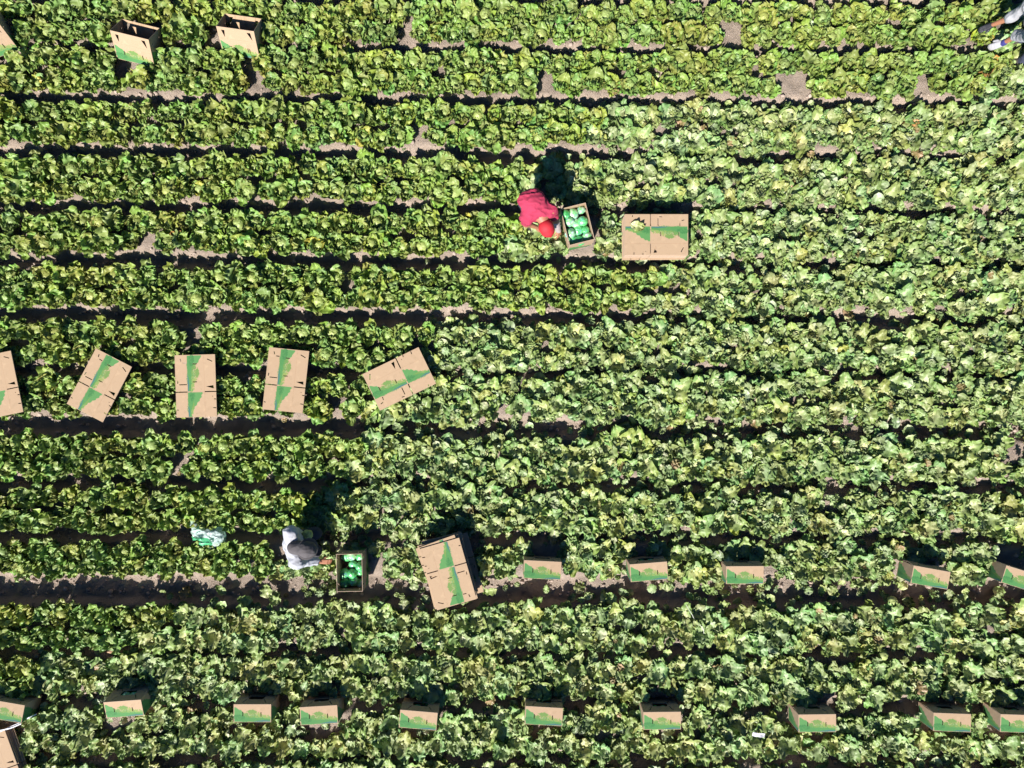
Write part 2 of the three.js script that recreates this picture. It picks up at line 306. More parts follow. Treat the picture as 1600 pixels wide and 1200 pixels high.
// clods of dry soil
{
  const g = mergeVertices(new THREE.IcosahedronGeometry(1, 1).deleteAttribute('uv').deleteAttribute('normal')), p = g.attributes.position; for (let i = 0; i < p.count; i++) { const k = 1 + 0.35 * noise(p.getX(i) * 1.7, p.getY(i) * 1.7, p.getZ(i) * 1.7); p.setXYZ(i, p.getX(i) * k, p.getY(i) * k * 0.7, p.getZ(i) * k); } g.computeVertexNormals();
  const n = 16000, inst = new THREE.InstancedMesh(g, new THREE.MeshStandardMaterial({ color: linear(1, 1, 1), roughness: 1 }), n), d = new THREE.Object3D(), r = generator(321), c = new THREE.Color();
  for (let i = 0; i < n; i++) {
    const k = 1 + Math.floor(r() * (bedMiddle.length - 2)), x = mix(-7.9, 7.9, r()), z = (r() < 0.75 ? (bedZ(k, x) + bedZ(k + 1, x)) / 2 + (r() - 0.5) * 0.3 : bedZ(k, x) + (r() - 0.5) * 0.6), s = mix(0.007, 0.034, r() ** 3);
    d.position.set(x, soilHeight(x, z) + s * 0.3, z); d.rotation.set(r() * 6, r() * 6, r() * 6); d.scale.setScalar(s); d.updateMatrix(); inst.setMatrixAt(i, d.matrix); const t = mix(0.8, 1.2, r()); inst.setColorAt(i, c.setRGB(0.33 * t, 0.265 * t, 0.225 * t));
  }
  inst.name = 'soil_clods'; inst.userData.kind = 'stuff'; describe(inst, 'small dry clods of tan soil lying in the furrows', 'soil'); inst.castShadow = inst.receiveShadow = true; scene.add(inst);
}
// ---------------------------------------------------------------- cardboard
const LONG = 0.505, SHORT = 0.345, BOTTOM_FLAP = 0.16, SIDE = 0.235, TOP_FLAP = 0.155, BLANK = BOTTOM_FLAP + SIDE + TOP_FLAP, BOARD = 0.005;
const rk = generator(808);
function kraftCanvas(w, h, draw) {
  const c = document.createElement('canvas'); c.width = w; c.height = h; const x = c.getContext('2d');
  x.fillStyle = '#a28a6f'; x.fillRect(0, 0, w, h);
  for (let i = 0; i < 5200; i++) { const l = rk(); x.fillStyle = l > 0.5 ? `rgba(205,175,145,${0.05 + 0.07 * rk()})` : `rgba(85,60,42,${0.04 + 0.07 * rk()})`; x.fillRect(rk() * w, rk() * h, 1 + rk() * 7, 1 + rk() * 1.6); }
  for (let i = 0; i < 26; i++) { x.fillStyle = rk() > 0.5 ? 'rgba(240,205,170,0.06)' : 'rgba(95,65,40,0.05)'; x.beginPath(); x.ellipse(rk() * w, rk() * h, 10 + rk() * 50, 8 + rk() * 26, rk() * 3, 0, 7); x.fill(); }
  for (let i = 0; i < 90; i++) { x.fillStyle = 'rgba(80,58,42,0.05)'; x.fillRect(i / 90 * w, 0, 1.2, h); }
  for (let i = 0; i < 14; i++) { x.strokeStyle = `rgba(72,54,40,${0.06 + 0.12 * rk()})`; x.lineWidth = 1 + rk() * 3; x.beginPath(); let a = rk() * w, b = rk() * h; x.moveTo(a, b); for (let q = 0; q < 5; q++) x.lineTo(a += (rk() - 0.5) * 60, b += (rk() - 0.5) * 60); x.stroke(); }
  draw?.(x, w, h);
  for (let i = 0; i < 420; i++) { x.fillStyle = rk() > 0.4 ? `rgba(70,52,40,${0.1 + 0.25 * rk()})` : `rgba(190,165,140,${0.1 + 0.25 * rk()})`; const e = rk() < 0.45; x.beginPath(); x.ellipse(rk() * w, e ? (rk() < 0.5 ? rk() * 30 : h - rk() * 30) : rk() * h, 1 + rk() * 3, 1 + rk() * 2, rk() * 3, 0, 7); x.fill(); }
  const t = new THREE.CanvasTexture(c); t.colorSpace = THREE.SRGBColorSpace; return t;
}
const green = (x, pts, style) => { x.fillStyle = style; x.beginPath(); pts.forEach(([a, b], i) => (i ? x.lineTo(a, b) : x.moveTo(a, b))); x.closePath(); x.fill(); };
/** Landscape print: a hill that falls from the left, a pale tree clump in the middle, a low strip on the right. */
function landscape(x, w, h, long) {
  const base = h * (1 - (BOTTOM_FLAP + 0.006) / BLANK), unit = h / BLANK, r = generator(long ? 5 : 9);
  const left = w * 0.02, right = w * 0.985, ridge = (u) => long ? mix(0.19, 0.088, smooth(0.0, 0.42, u)) * (1 - 0.25 * smooth(0.7, 1, u)) : mix(0.195, 0.045, smooth(0, 0.95, u));
  const pts = [[left, base]]; for (let i = 0; i <= 60; i++) { const u = i / 60; pts.push([mix(left, right, u), base - unit * (ridge(u) + 0.009 * (r() - 0.5) + 0.006 * Math.sin(u * 40))]); } pts.push([right, base]);
  green(x, pts, '#4a7c44');
  const low = [[left, base]]; for (let i = 0; i <= 60; i++) { const u = i / 60; low.push([mix(left, right, u), base - unit * (0.38 * ridge(u) + 0.012 + 0.012 * r())]); } low.push([right, base]);
  const blob = (cx, cy, rad, style) => { for (let i = 0; i < 60; i++) { const a = r() * 7, d = rad * Math.sqrt(r()); x.fillStyle = style; x.beginPath(); x.ellipse(w * cx + Math.cos(a) * d * unit * 1.9, base - unit * cy + Math.sin(a) * d * unit * 0.75, unit * (0.005 + 0.009 * r()), unit * (0.004 + 0.007 * r()), r() * 3, 0, 7); x.fill(); } };
  if (long) {
    blob(0.5, 0.1, 0.07, 'rgba(108,130,66,0.85)'); blob(0.62, 0.085, 0.055, 'rgba(122,136,72,0.75)'); blob(0.42, 0.09, 0.05, 'rgba(88,120,60,0.8)'); blob(0.5, 0.135, 0.032, 'rgba(94,124,62,0.85)'); blob(0.86, 0.06, 0.04, 'rgba(116,134,70,0.7)');
    x.strokeStyle = 'rgba(160,168,142,0.75)'; x.lineWidth = 2; for (const [u, v] of [[0.42, 0.085], [0.5, 0.088], [0.58, 0.09]]) { x.beginPath(); for (let i = 0; i < 8; i++) x.lineTo(w * u + i * w * 0.009, base - unit * (v + 0.012 * Math.sin(i * 2.3 + u * 30))); x.stroke(); }
  } else { blob(0.72, 0.045, 0.035, 'rgba(116,134,70,0.8)'); blob(0.5, 0.06, 0.03, 'rgba(94,124,60,0.7)'); }
  green(x, low, '#41763f'); blob(0.3, 0.03, 0.05, 'rgba(64,118,62,0.5)'); blob(0.62, 0.024, 0.05, 'rgba(72,122,66,0.5)'); blob(0.15, 0.06, 0.045, 'rgba(46,102,52,0.5)');
  green(x, [[mix(left, right, 0.5), base], [right, base], [right, base - unit * 0.012], [mix(left, right, 0.8), base - unit * 0.024], [mix(left, right, 0.62), base - unit * 0.012]], '#37615d');
  x.strokeStyle = 'rgba(120,80,50,0.55)'; x.lineWidth = 2; for (const y of [BOTTOM_FLAP, BOTTOM_FLAP + SIDE]) { x.beginPath(); x.moveTo(0, h - y * unit); x.lineTo(w, h - y * unit); x.stroke(); }
  x.strokeStyle = 'rgba(120,110,80,0.8)'; x.lineWidth = 2; x.beginPath(); x.ellipse(w * (long ? 0.93 : 0.12), base - unit * 0.185, 9, 6, 0.3, 0, 7); x.stroke();
}
const rough = { roughness: 0.86, metalness: 0 };
const PRINT_LONG = new THREE.MeshStandardMaterial({ map: kraftCanvas(640, 698, (x, w, h) => landscape(x, w, h, true)), ...rough });
const PRINT_SHORT = new THREE.MeshStandardMaterial({ map: kraftCanvas(436, 698, (x, w, h) => landscape(x, w, h, false)), ...rough });
const KRAFT = new THREE.MeshStandardMaterial({ map: kraftCanvas(256, 256), ...rough });
const EDGE = new THREE.MeshStandardMaterial({ color: linear(0.42, 0.31, 0.23), roughness: 0.9 });

const rect = (x0, y0, x1, y1) => { const p = new THREE.Path(); p.moveTo(x0, y0); p.lineTo(x1, y0); p.lineTo(x1, y1); p.lineTo(x0, y1); p.closePath(); return p; };
const poly = (pts) => { const p = new THREE.Path(); pts.forEach(([a, b], i) => (i ? p.lineTo(a, b) : p.moveTo(a, b))); p.closePath(); return p; };
/** A board cut to an outline; the printed face looks towards +z, the outline is in the flat carton's own measures. */
function board(outline, holes, width, printed) {
  const s = new THREE.Shape(); outline.forEach(([a, b], i) => (i ? s.lineTo(a, b) : s.moveTo(a, b))); s.closePath(); s.holes = holes;
  let g = new THREE.ExtrudeGeometry(s, { depth: BOARD - 0.001, bevelEnabled: true, bevelThickness: 0.0005, bevelSize: 0.0005, bevelOffset: -0.0005, bevelSegments: 1, curveSegments: 4 }).translate(0, 0, -BOARD + 0.0005);
  const p = g.attributes.position, n = g.attributes.normal, front = [], back = [], rim = [];
  for (let i = 0; i < p.count; i += 3) (n.getZ(i) > 0.9 ? front : n.getZ(i) < -0.9 ? back : rim).push(i);
  const order = [...(printed ? front : []), ...(printed ? [] : front), ...back, ...rim], at = (a, k) => order.flatMap((i) => [0, 1, 2].flatMap((q) => Array.from({ length: k }, (_, c) => a.array[(i + q) * k + c])));
  const out = new THREE.BufferGeometry(); const pos = at(p, 3), nor = at(n, 3), uv = [];
  for (let i = 0; i < pos.length; i += 3) { const plain = !printed || i / 9 >= front.length; uv.push(plain ? pos[i] / 0.4 : pos[i] / width, plain ? pos[i + 1] / 0.4 : pos[i + 1] / BLANK); }
  out.setAttribute('position', new THREE.Float32BufferAttribute(pos, 3)); out.setAttribute('normal', new THREE.Float32BufferAttribute(nor, 3)); out.setAttribute('uv', new THREE.Float32BufferAttribute(uv, 2));
  out.addGroup(0, front.length * 3, 0); out.addGroup(front.length * 3, back.length * 3, 1); out.addGroup((front.length + back.length) * 3, rim.length * 3, 2);
  return out;
}
const LONG_LOOK = [PRINT_LONG, KRAFT, EDGE], SHORT_LOOK = [PRINT_SHORT, KRAFT, EDGE], PLAIN_LOOK = [KRAFT, KRAFT, EDGE];
const y1 = BOTTOM_FLAP, y2 = BOTTOM_FLAP + SIDE;
const slits = [rect(LONG * 0.235, y1 + 0.08, LONG * 0.258, y1 + 0.14), rect(LONG * 0.72, y1 + 0.075, LONG * 0.742, y1 + 0.135)];
const handHoles = [poly([[LONG * 0.11, y2 + 0.115], [LONG * 0.2, y2 + 0.115], [LONG * 0.17, y2 + 0.015]]), poly([[LONG * 0.79, y2 + 0.12], [LONG * 0.885, y2 + 0.12], [LONG * 0.91, y2 + 0.015]])];
const longOutline = (a, b) => [[0, a], [LONG, a], [LONG, b], [0, b]], shortOutline = (a, b) => [[0, a], [SHORT - 0.011, a], [SHORT - 0.011, b], [0, b]];
const OPEN_LONG = board(longOutline(y1, BLANK), [...slits, ...handHoles], LONG, true);
const OPEN_SHORT = board(shortOutline(y1, BLANK), [rect(0.06, y2 + 0.05, 0.072, y2 + 0.062), rect(0.27, y2 + 0.05, 0.282, y2 + 0.062)], SHORT, true);
const CLOSED_LONG = board(longOutline(y1, y2), slits, LONG, true), CLOSED_SHORT = board(shortOutline(y1, y2), [], SHORT, true);
const FLOOR_BOARD = board([[0.006, 0.006], [LONG - 0.006, 0.006], [LONG - 0.006, SHORT - 0.006], [0.006, SHORT - 0.006]], [], LONG, false);
// the closed lid: two flaps that meet over the middle and leave a hand slot, with two slanting cuts each
const half = SHORT / 2 - 0.001, s0 = LONG * 0.29, s1 = LONG * 0.71, slot = 0.046;
const cut = (ax, ay, bx, by) => { const dx = bx - ax, dy = by - ay, l = Math.hypot(dx, dy), ex = -dy / l * 0.006, ey = dx / l * 0.006; return poly([[ax - ex, ay - ey], [bx - ex, by - ey], [bx + ex, by + ey], [ax + ex, ay + ey]]); };
const LID_FLAP = board([[0, 0], [LONG, 0], [LONG, half], [s1, half], [s1 - 0.01, half - slot], [s0 + 0.01, half - slot], [s0, half], [0, half]], [cut(s0 - 0.012, half - 0.05, s0 - 0.055, half - 0.13), cut(s1 + 0.012, half - 0.05, s1 + 0.06, half - 0.13), rect(0.045, 0.11, 0.056, 0.121), rect(LONG - 0.056, 0.1, LONG - 0.045, 0.111)], LONG, false);

function boxPanels(o, long, short) {
  const put = (name, g, look, x, y, z, turn) => { const m = part(o, name, g, look); m.position.set(x, y, z); m.rotation.y = turn; return m; };
  put('side_panel', long, LONG_LOOK, -LONG / 2, -y1, SHORT / 2, 0); put('side_panel', long, LONG_LOOK, LONG / 2, -y1, -SHORT / 2, Math.PI);
  put('end_panel', short, SHORT_LOOK, LONG / 2 - 0.0005, -y1, SHORT / 2 - 0.0055, Math.PI / 2); put('end_panel', short, SHORT_LOOK, -LONG / 2 + 0.0005, -y1, -SHORT / 2 + 0.0055, -Math.PI / 2);
  const b = part(o, 'bottom_panel', FLOOR_BOARD, PLAIN_LOOK); b.rotation.x = -Math.PI / 2; b.position.set(-LONG / 2, BOARD + 0.001, SHORT / 2);
}
function openBox(label) { const o = thing('open_box', label, 'box', 'open printed cardboard boxes'); boxPanels(o, OPEN_LONG, OPEN_SHORT); return o; }
const rb = generator(515);
function closedBox(label, group) {
  const o = thing('packed_box', label, 'box', group); boxPanels(o, CLOSED_LONG, CLOSED_SHORT);
  for (const turn of [0, Math.PI]) { const f = part(o, 'lid_flap', LID_FLAP, PLAIN_LOOK); f.rotation.set(-Math.PI / 2 + (turn ? -1 : 1) * rb() * 0.13, 0, turn, 'XYZ'); f.position.set(turn ? LONG / 2 : -LONG / 2, SIDE + 0.0045 + (turn ? 0.0006 : 0), turn ? -SHORT / 2 : SHORT / 2); }
  return o;
}
// heads wrapped in printed green film
const FILM = [[0.04, 0.32, 0.065], [0.065, 0.4, 0.1], [0.14, 0.45, 0.15], [0.03, 0.25, 0.055]].map((c) => new THREE.MeshPhysicalMaterial({ vertexColors: true, color: linear(...c), roughness: 0.36, clearcoat: 0.7, clearcoatRoughness: 0.22 }));
const WRAPPED = [0, 1, 2, 3].map((k) => {
  const g = mergeVertices(new THREE.SphereGeometry(0.072, 22, 16).deleteAttribute('uv').deleteAttribute('normal')), p = g.attributes.position, col = [], v = new THREE.Vector3();
  for (let i = 0; i < p.count; i++) {
    v.fromBufferAttribute(p, i); const d = v.clone().normalize(), a = Math.atan2(d.z, d.x);
    v.multiplyScalar(1 + 0.09 * noise(d.x * 2 + k * 9, d.y * 2, d.z * 2) + 0.035 * Math.sin(a * 7 + 5 * noise(d.x * 2, d.y * 3, k)) * (0.4 + 0.6 * Math.abs(d.y)) + 0.03 * noise(d.x * 8, d.y * 8 + k * 5, d.z * 8)); p.setXYZ(i, v.x, v.y * 0.88, v.z);
    const white = 0.8 * smooth(0.02, 0.4, noise(d.x * 2.4 + k * 7, d.y * 2.4 + 3, d.z * 2.4)) + 0.5 * smooth(0.15, 0.4, noise(a * 2.2 + k * 4, d.y * 7, k)), blue = smooth(0.2, 0.38, noise(d.x * 3 + k * 3, d.y * 3 + 9, d.z * 3));
    col.push(1 + 2.6 * white, 1 + 0.55 * white - 0.3 * blue, 1 + 2.2 * white + 1.8 * blue);
  }
  g.setAttribute('color', new THREE.Float32BufferAttribute(col, 3)); g.computeVertexNormals(); return g;
});
const rw = generator(606);
function wrapped(at, size, label, group, tone) {
  const m = new THREE.Mesh(WRAPPED[Math.floor(rw() * 4)], FILM[tone ?? Math.floor(rw() * 4)]); m.name = numbered('wrapped_lettuce'); m.castShadow = m.receiveShadow = true; scene.add(m);
  m.position.copy(at); m.rotation.set((rw() - 0.5) * 1.2, rw() * 6, (rw() - 0.5) * 1.2); m.scale.set(size * mix(0.92, 1.1, rw()), size * mix(0.85, 1.1, rw()), size * mix(0.92, 1.12, rw())); return describe(m, label, 'wrapped lettuce', group);
}
const turnOf = (dx, dy) => Math.atan2(-dy, dx);

// packed boxes lying on their sides: lid towards the top of the picture
function lyingBox(tl, tr, bl, label, group, words, tilt = (rb() - 0.5) * 0.14) {
  const top = 0.4, a = spot(tl[0], tl[1], top), b = spot(tr[0], tr[1], top), c = spot(bl[0], bl[1], top), o = closedBox(label, group);
  const middle = b.clone().add(c).multiplyScalar(0.5), turn = turnOf(tr[0] - tl[0], tr[1] - tl[1]);
  const q = new THREE.Quaternion().setFromAxisAngle(V(0, 1, 0), turn).multiply(new THREE.Quaternion().setFromAxisAngle(V(1, 0, 0), -Math.PI / 2 + tilt));
  o.quaternion.copy(q); o.position.copy(middle).sub(V(0, SIDE / 2, SHORT / 2).applyQuaternion(q)); o.updateMatrixWorld();
  for (const [x, z, k] of [[-0.052, -0.012, 'left'], [0.06, 0.006, 'right']]) wrapped(V(x, SIDE - 0.07, z).applyMatrix4(o.matrixWorld), 1, `${k} wrapped lettuce in hand slot of ${words.replace(/the |packed /g, '')}`, 'wrapped lettuces in hand slots');
  return o;
}
const UPPER = 'packed boxes along the eleventh bed', LOWER = 'packed boxes along the fourteenth bed';
const lying = [
  [[817, 877], [878, 880], [817, 902], 'packed printed box lying on its side on bare soil, nearest the tilted carton stack', UPPER, 'the packed box on bare soil nearest the carton stack'],
  [[984, 883], [1042, 878.5], [986, 909], 'packed printed box on its side, second right of the tilted carton stack', UPPER, 'the second packed box right of the carton stack'],
  [[1133.6, 886], [1194, 885.6], [1134, 912], 'packed printed box on its side, third right of the tilted carton stack', UPPER, 'the third packed box right of the carton stack'],
  [[1425, 884], [1484.5, 894.7], [1423.5, 910.7], 'turned packed box in upper box row, green end showing, second from right edge', UPPER, 'the turned packed box second from the right edge'],
  [[1570, 884], [1628.5, 902], [1564, 909], 'packed box cut by the right frame edge in the upper row of boxes', UPPER, 'the upper packed box at the right edge'],
  [[-21, 1094], [37.5, 1104], [-23.5, 1119], 'packed box cut by the left frame edge, above the strapped carton stack', LOWER, 'the packed box at the left edge'],
  [[164.5, 1096], [223, 1091.8], [163.5, 1124], 'packed box in lower row leaning north with its right end showing, second from left', LOWER, 'the leaning packed box second from left', 0.2],
  [[364.7, 1102], [423.5, 1102], [365, 1127.5], 'packed box, left one of the closely spaced pair in the lower row', LOWER, 'the left box of the close pair'],
  [[468, 1107.5], [527.5, 1104], [469, 1131.7], 'packed box, right one of the closely spaced pair in the lower row', LOWER, 'the right box of the close pair'],
  [[624, 1111], [683, 1116], [624, 1135], 'packed box in lower row straight below the tilted carton stack', LOWER, 'the packed box below the carton stack'],
  [[820, 1104], [880.5, 1107.5], [819, 1131], 'packed box in lower row straight below the packed box on bare soil', LOWER, 'the lower box below the box on bare soil'],
  [[1005, 1114.6], [1064.5, 1114], [1005, 1139], 'packed box in lower row left of the white paper scrap', LOWER, 'the packed box left of the white scrap'],
  [[1246.7, 1117.7], [1306.8, 1117], [1247.4, 1143.8], 'packed box in lower row right of the white paper scrap', LOWER, 'the packed box right of the white scrap'],
  [[1457, 1114.7], [1517, 1117], [1458.7, 1141.5], 'packed box in lower row, green left end showing, second from right edge', LOWER, 'the lower packed box second from the right edge'],
  [[1562.7, 1117], [1622.7, 1119], [1562, 1143], 'packed box cut by the right frame edge in the lower row of boxes', LOWER, 'the lower packed box at the right edge'],
];
for (const args of lying) lyingBox(...args);

// empty open boxes leaning in the top furrow
function leaningBox(rotation, corner, px, py, height, label) {
  const o = openBox(label); o.quaternion.copy(rotation); const target = spot(px, py, height); o.position.copy(target).sub(V(...corner).applyQuaternion(rotation)); return o;
}
const axis = (x, y, z) => { const v = V(x, y, z), a = v.length(); return new THREE.Quaternion().setFromAxisAngle(v.normalize(), a); };
const FRONT_TOP_RIGHT = [LONG / 2, BLANK - y1, SHORT / 2], FRONT_BOTTOM_RIGHT = [LONG / 2, 0, SHORT / 2];
leaningBox(axis(-0.662, -0.173, -0.152), FRONT_TOP_RIGHT, 232, 62, 0.47, 'empty open box leaning in the top furrow, left of the two fully visible');
leaningBox(axis(-0.62, -0.12, -0.06), FRONT_TOP_RIGHT, 396.5, 49, 0.47, 'empty open box leaning in the top furrow, right of the two fully visible');
leaningBox(axis(0, 0.62, 0).multiply(axis(-0.662, -0.173, -0.152)), FRONT_BOTTOM_RIGHT, 30, 78, 0.16, 'empty open box cut off by the top left frame edge');

// two open boxes being filled
function fillingBox(px, py, turn, base, label, words, columns, rows, level, skip, tones) {
  const o = openBox(label), rim = base + BLANK - y1, c = spot(px, py, rim); o.position.set(c.x, base, c.z); o.rotation.y = turn; o.updateMatrixWorld();
  let n = 0; for (let j = 0; j < rows; j++) for (let i = 0; i < columns; i++) {
    n++; if (skip.includes(n)) continue;
    const x = mix(-LONG / 2 + 0.075, LONG / 2 - 0.075, rows < 2 ? 0.5 : j / (rows - 1)), z = mix(-SHORT / 2 + 0.07, SHORT / 2 - 0.07, columns < 2 ? 0.5 : i / (columns - 1));
    wrapped(V(x + (rw() - 0.5) * 0.05, level + (rw() - 0.5) * 0.07, z + (rw() - 0.5) * 0.03).applyMatrix4(o.matrixWorld), 0.84 + 0.24 * rw(), `green wrapped lettuce in ${words}, ${ordinal(j + 1)} row from top, ${ordinal(i + 1)} from right`, 'wrapped lettuces in boxes being filled', tones?.[n % tones.length]);
  }
  return o;
}
fillingBox(902.5, 350, turnOf(13.5, 54), 0.09, 'open box full of green wrapped lettuces beside the red-shirted person', "box by the red shirt", 3, 4, 0.26, [], [1, 2, 2, 0]);
fillingBox(546, 895, turnOf(1, 58), 0.07, 'open box with green wrapped lettuces beside the person in pale grey', "box by the grey shirt", 3, 4, 0.2, [6], [0, 1, 2, 1]);

// flattened cartons
const G = 0.007;
const flatLong = [[0, 0], [LONG - G, 0], [LONG - G, y1], [LONG, y1], [LONG, y2], [LONG - G, y2], [LONG - G, BLANK], [0, BLANK]], flatShort = [[G, 0], [SHORT, 0], [SHORT, BLANK], [G, BLANK], [G, y2], [0.0006, y2], [0.0006, y1], [G, y1]];
const line = (ax, ay, bx, by) => cut(ax, ay, bx, by);
const FLAT_LONG = board(flatLong, [...slits, line(LONG * 0.1, 0.075, LONG * 0.175, 0.085), line(LONG * 0.215, 0.11, LONG * 0.22, 0.155), line(LONG * 0.8, 0.05, LONG * 0.8, 0.155), line(LONG * 0.69, 0.035, LONG * 0.77, 0.03), poly([[LONG * 0.83, y2 + 0.12], [LONG * 0.92, y2 + 0.125], [LONG * 0.86, y2 + 0.02]]), line(LONG * 0.12, y2 + 0.045, LONG * 0.19, y2 + 0.115)], LONG, true);
const FLAT_SHORT = board(flatShort, [rect(0.06, y2 + 0.1, 0.07, y2 + 0.11), line(0.22, BLANK - 0.045, 0.225, BLANK - 0.005), line(0.10, BLANK - 0.03, 0.105, BLANK - 0.004), line(0.24, 0.01, 0.245, 0.035)], SHORT, true);
const CARTON_THICKNESS = 0.0125;
function flatCarton(center, turn, label, group) {
  const o = thing('flat_carton', label, 'carton', group), w = LONG + SHORT;
  for (const [y, mirrored] of [[CARTON_THICKNESS, false], [BOARD + 0.0006, true]]) {
    for (const [name, g, look, x] of [['long_panel', FLAT_LONG, LONG_LOOK, -w / 2], ['short_panel', FLAT_SHORT, SHORT_LOOK, -w / 2 + LONG]]) {
      const m = part(o, mirrored ? 'under_' + name : name, g, look); m.rotation.x = -Math.PI / 2; m.position.set(x, y, BLANK / 2);
    }
  }
  o.position.copy(center); o.rotation.y = turn; return o;
}
function carton(px, py, h, turn, label, tip = [0, 0]) { const o = flatCarton(spot(px, py, h), turn, label, 'single flattened cartons lying across the lettuces'); o.rotation.set(tip[0], turn, tip[1], 'XYZ'); return o; }
const D = Math.PI / 180;
carton(-3.3, 602, 0.29, -78.3 * D, 'flattened printed carton cut off by the left frame edge');
carton(156, 602, 0.29, -117.4 * D, 'flattened printed carton turned clockwise, second from left in the row of five', [0.01, 0.02]);
carton(306.5, 603, 0.29, -88.5 * D, 'upright flattened printed carton in the middle of the row of five', [0.015, 0]);
carton(447, 594, 0.29, -95.8 * D, 'flattened printed carton, fourth from left in the row of five', [-0.01, 0.01]);
carton(624, 592, 0.29, 25.7 * D, 'flattened printed carton lying slantwise, rightmost in the row of five', [0.01, 0.01]);
function stack(px, py, base, n, turn, words, group, wobble, odd = {}) {
  const r = generator(n * 17 + 3), topHeight = base + n * (CARTON_THICKNESS + 0.003), c = spot(px, py, topHeight);
  for (let i = 0; i < n; i++) {
    const fromTop = n - 1 - i, d = odd[fromTop] ?? [0, 0, 0], k = fromTop ? wobble : 0;
    const o = flatCarton(V(c.x + (r() - 0.5) * k + d[0], base + i * (CARTON_THICKNESS + 0.003), c.z + (r() - 0.5) * k + d[1]), turn + (r() - 0.5) * k * 1.5 + d[2], fromTop ? `flattened carton, ${ordinal(fromTop + 1)} from the top in ${words}` : `topmost printed flattened carton in ${words}`, group);
      }
  return topHeight;
}
const topOne = stack(1026, 366.5, 0.17, 16, 180 * D, 'the stack beside the red-shirted person', 'cartons stacked beside the red-shirted person', 0.012, { 15: [0.01, 0.02, 0.01], 14: [-0.01, 0.02, 0.0] });
stack(700, 897, 0.12, 24, 106 * D, 'the tilted stack left of the boxes', 'cartons in the tilted stack', 0.045, { 1: [-0.02, -0.02, 0.05], 2: [-0.01, -0.04, -0.06], 3: [-0.03, -0.05, 0.02], 5: [-0.01, -0.08, -0.07], 9: [-0.01, -0.05, 0.03], 14: [0.02, -0.03, 0.0], 20: [0.07, -0.01, 0.02], 21: [0.06, 0.0, 0.02] });
const topThree = stack(-6, 1197, 0.1, 9, -70 * D, 'the strapped stack in the bottom left corner', 'cartons in the strapped corner stack', 0.02, { 1: [0.02, 0, 0], 4: [0.04, 0.0, 0], 5: [0.05, 0, 0], 9: [0.03, 0, 0] });
// white strap over the corner stack
{
  const o = thing('packing_strap', 'white plastic packing strap running loose over the corner carton stack', 'strap');
  const path = (pts) => { const curve = new THREE.CatmullRomCurve3(pts), s = new THREE.Shape(); s.moveTo(-0.002, -0.006); s.lineTo(0.002, -0.006); s.lineTo(0.002, 0.006); s.lineTo(-0.002, 0.006); s.closePath(); return new THREE.ExtrudeGeometry(s, { steps: 30, bevelEnabled: false, extrudePath: curve }); };
  const white = new THREE.MeshStandardMaterial({ color: linear(0.75, 0.78, 0.85), roughness: 0.35 });
  part(o, 'strap_band', path([spot(-30, 1152, topThree + 0.02), spot(0, 1143, topThree + 0.014), spot(18, 1135, topThree + 0.03), spot(34, 1128, topThree + 0.02), spot(46, 1121, 0.3), spot(57, 1116, 0.24)]), white);
  part(o, 'strap_band', path([spot(-30, 1146, topThree + 0.04), spot(2, 1141, topThree + 0.035), spot(16, 1138, topThree + 0.045), spot(33, 1131, topThree + 0.03)]), white);
}
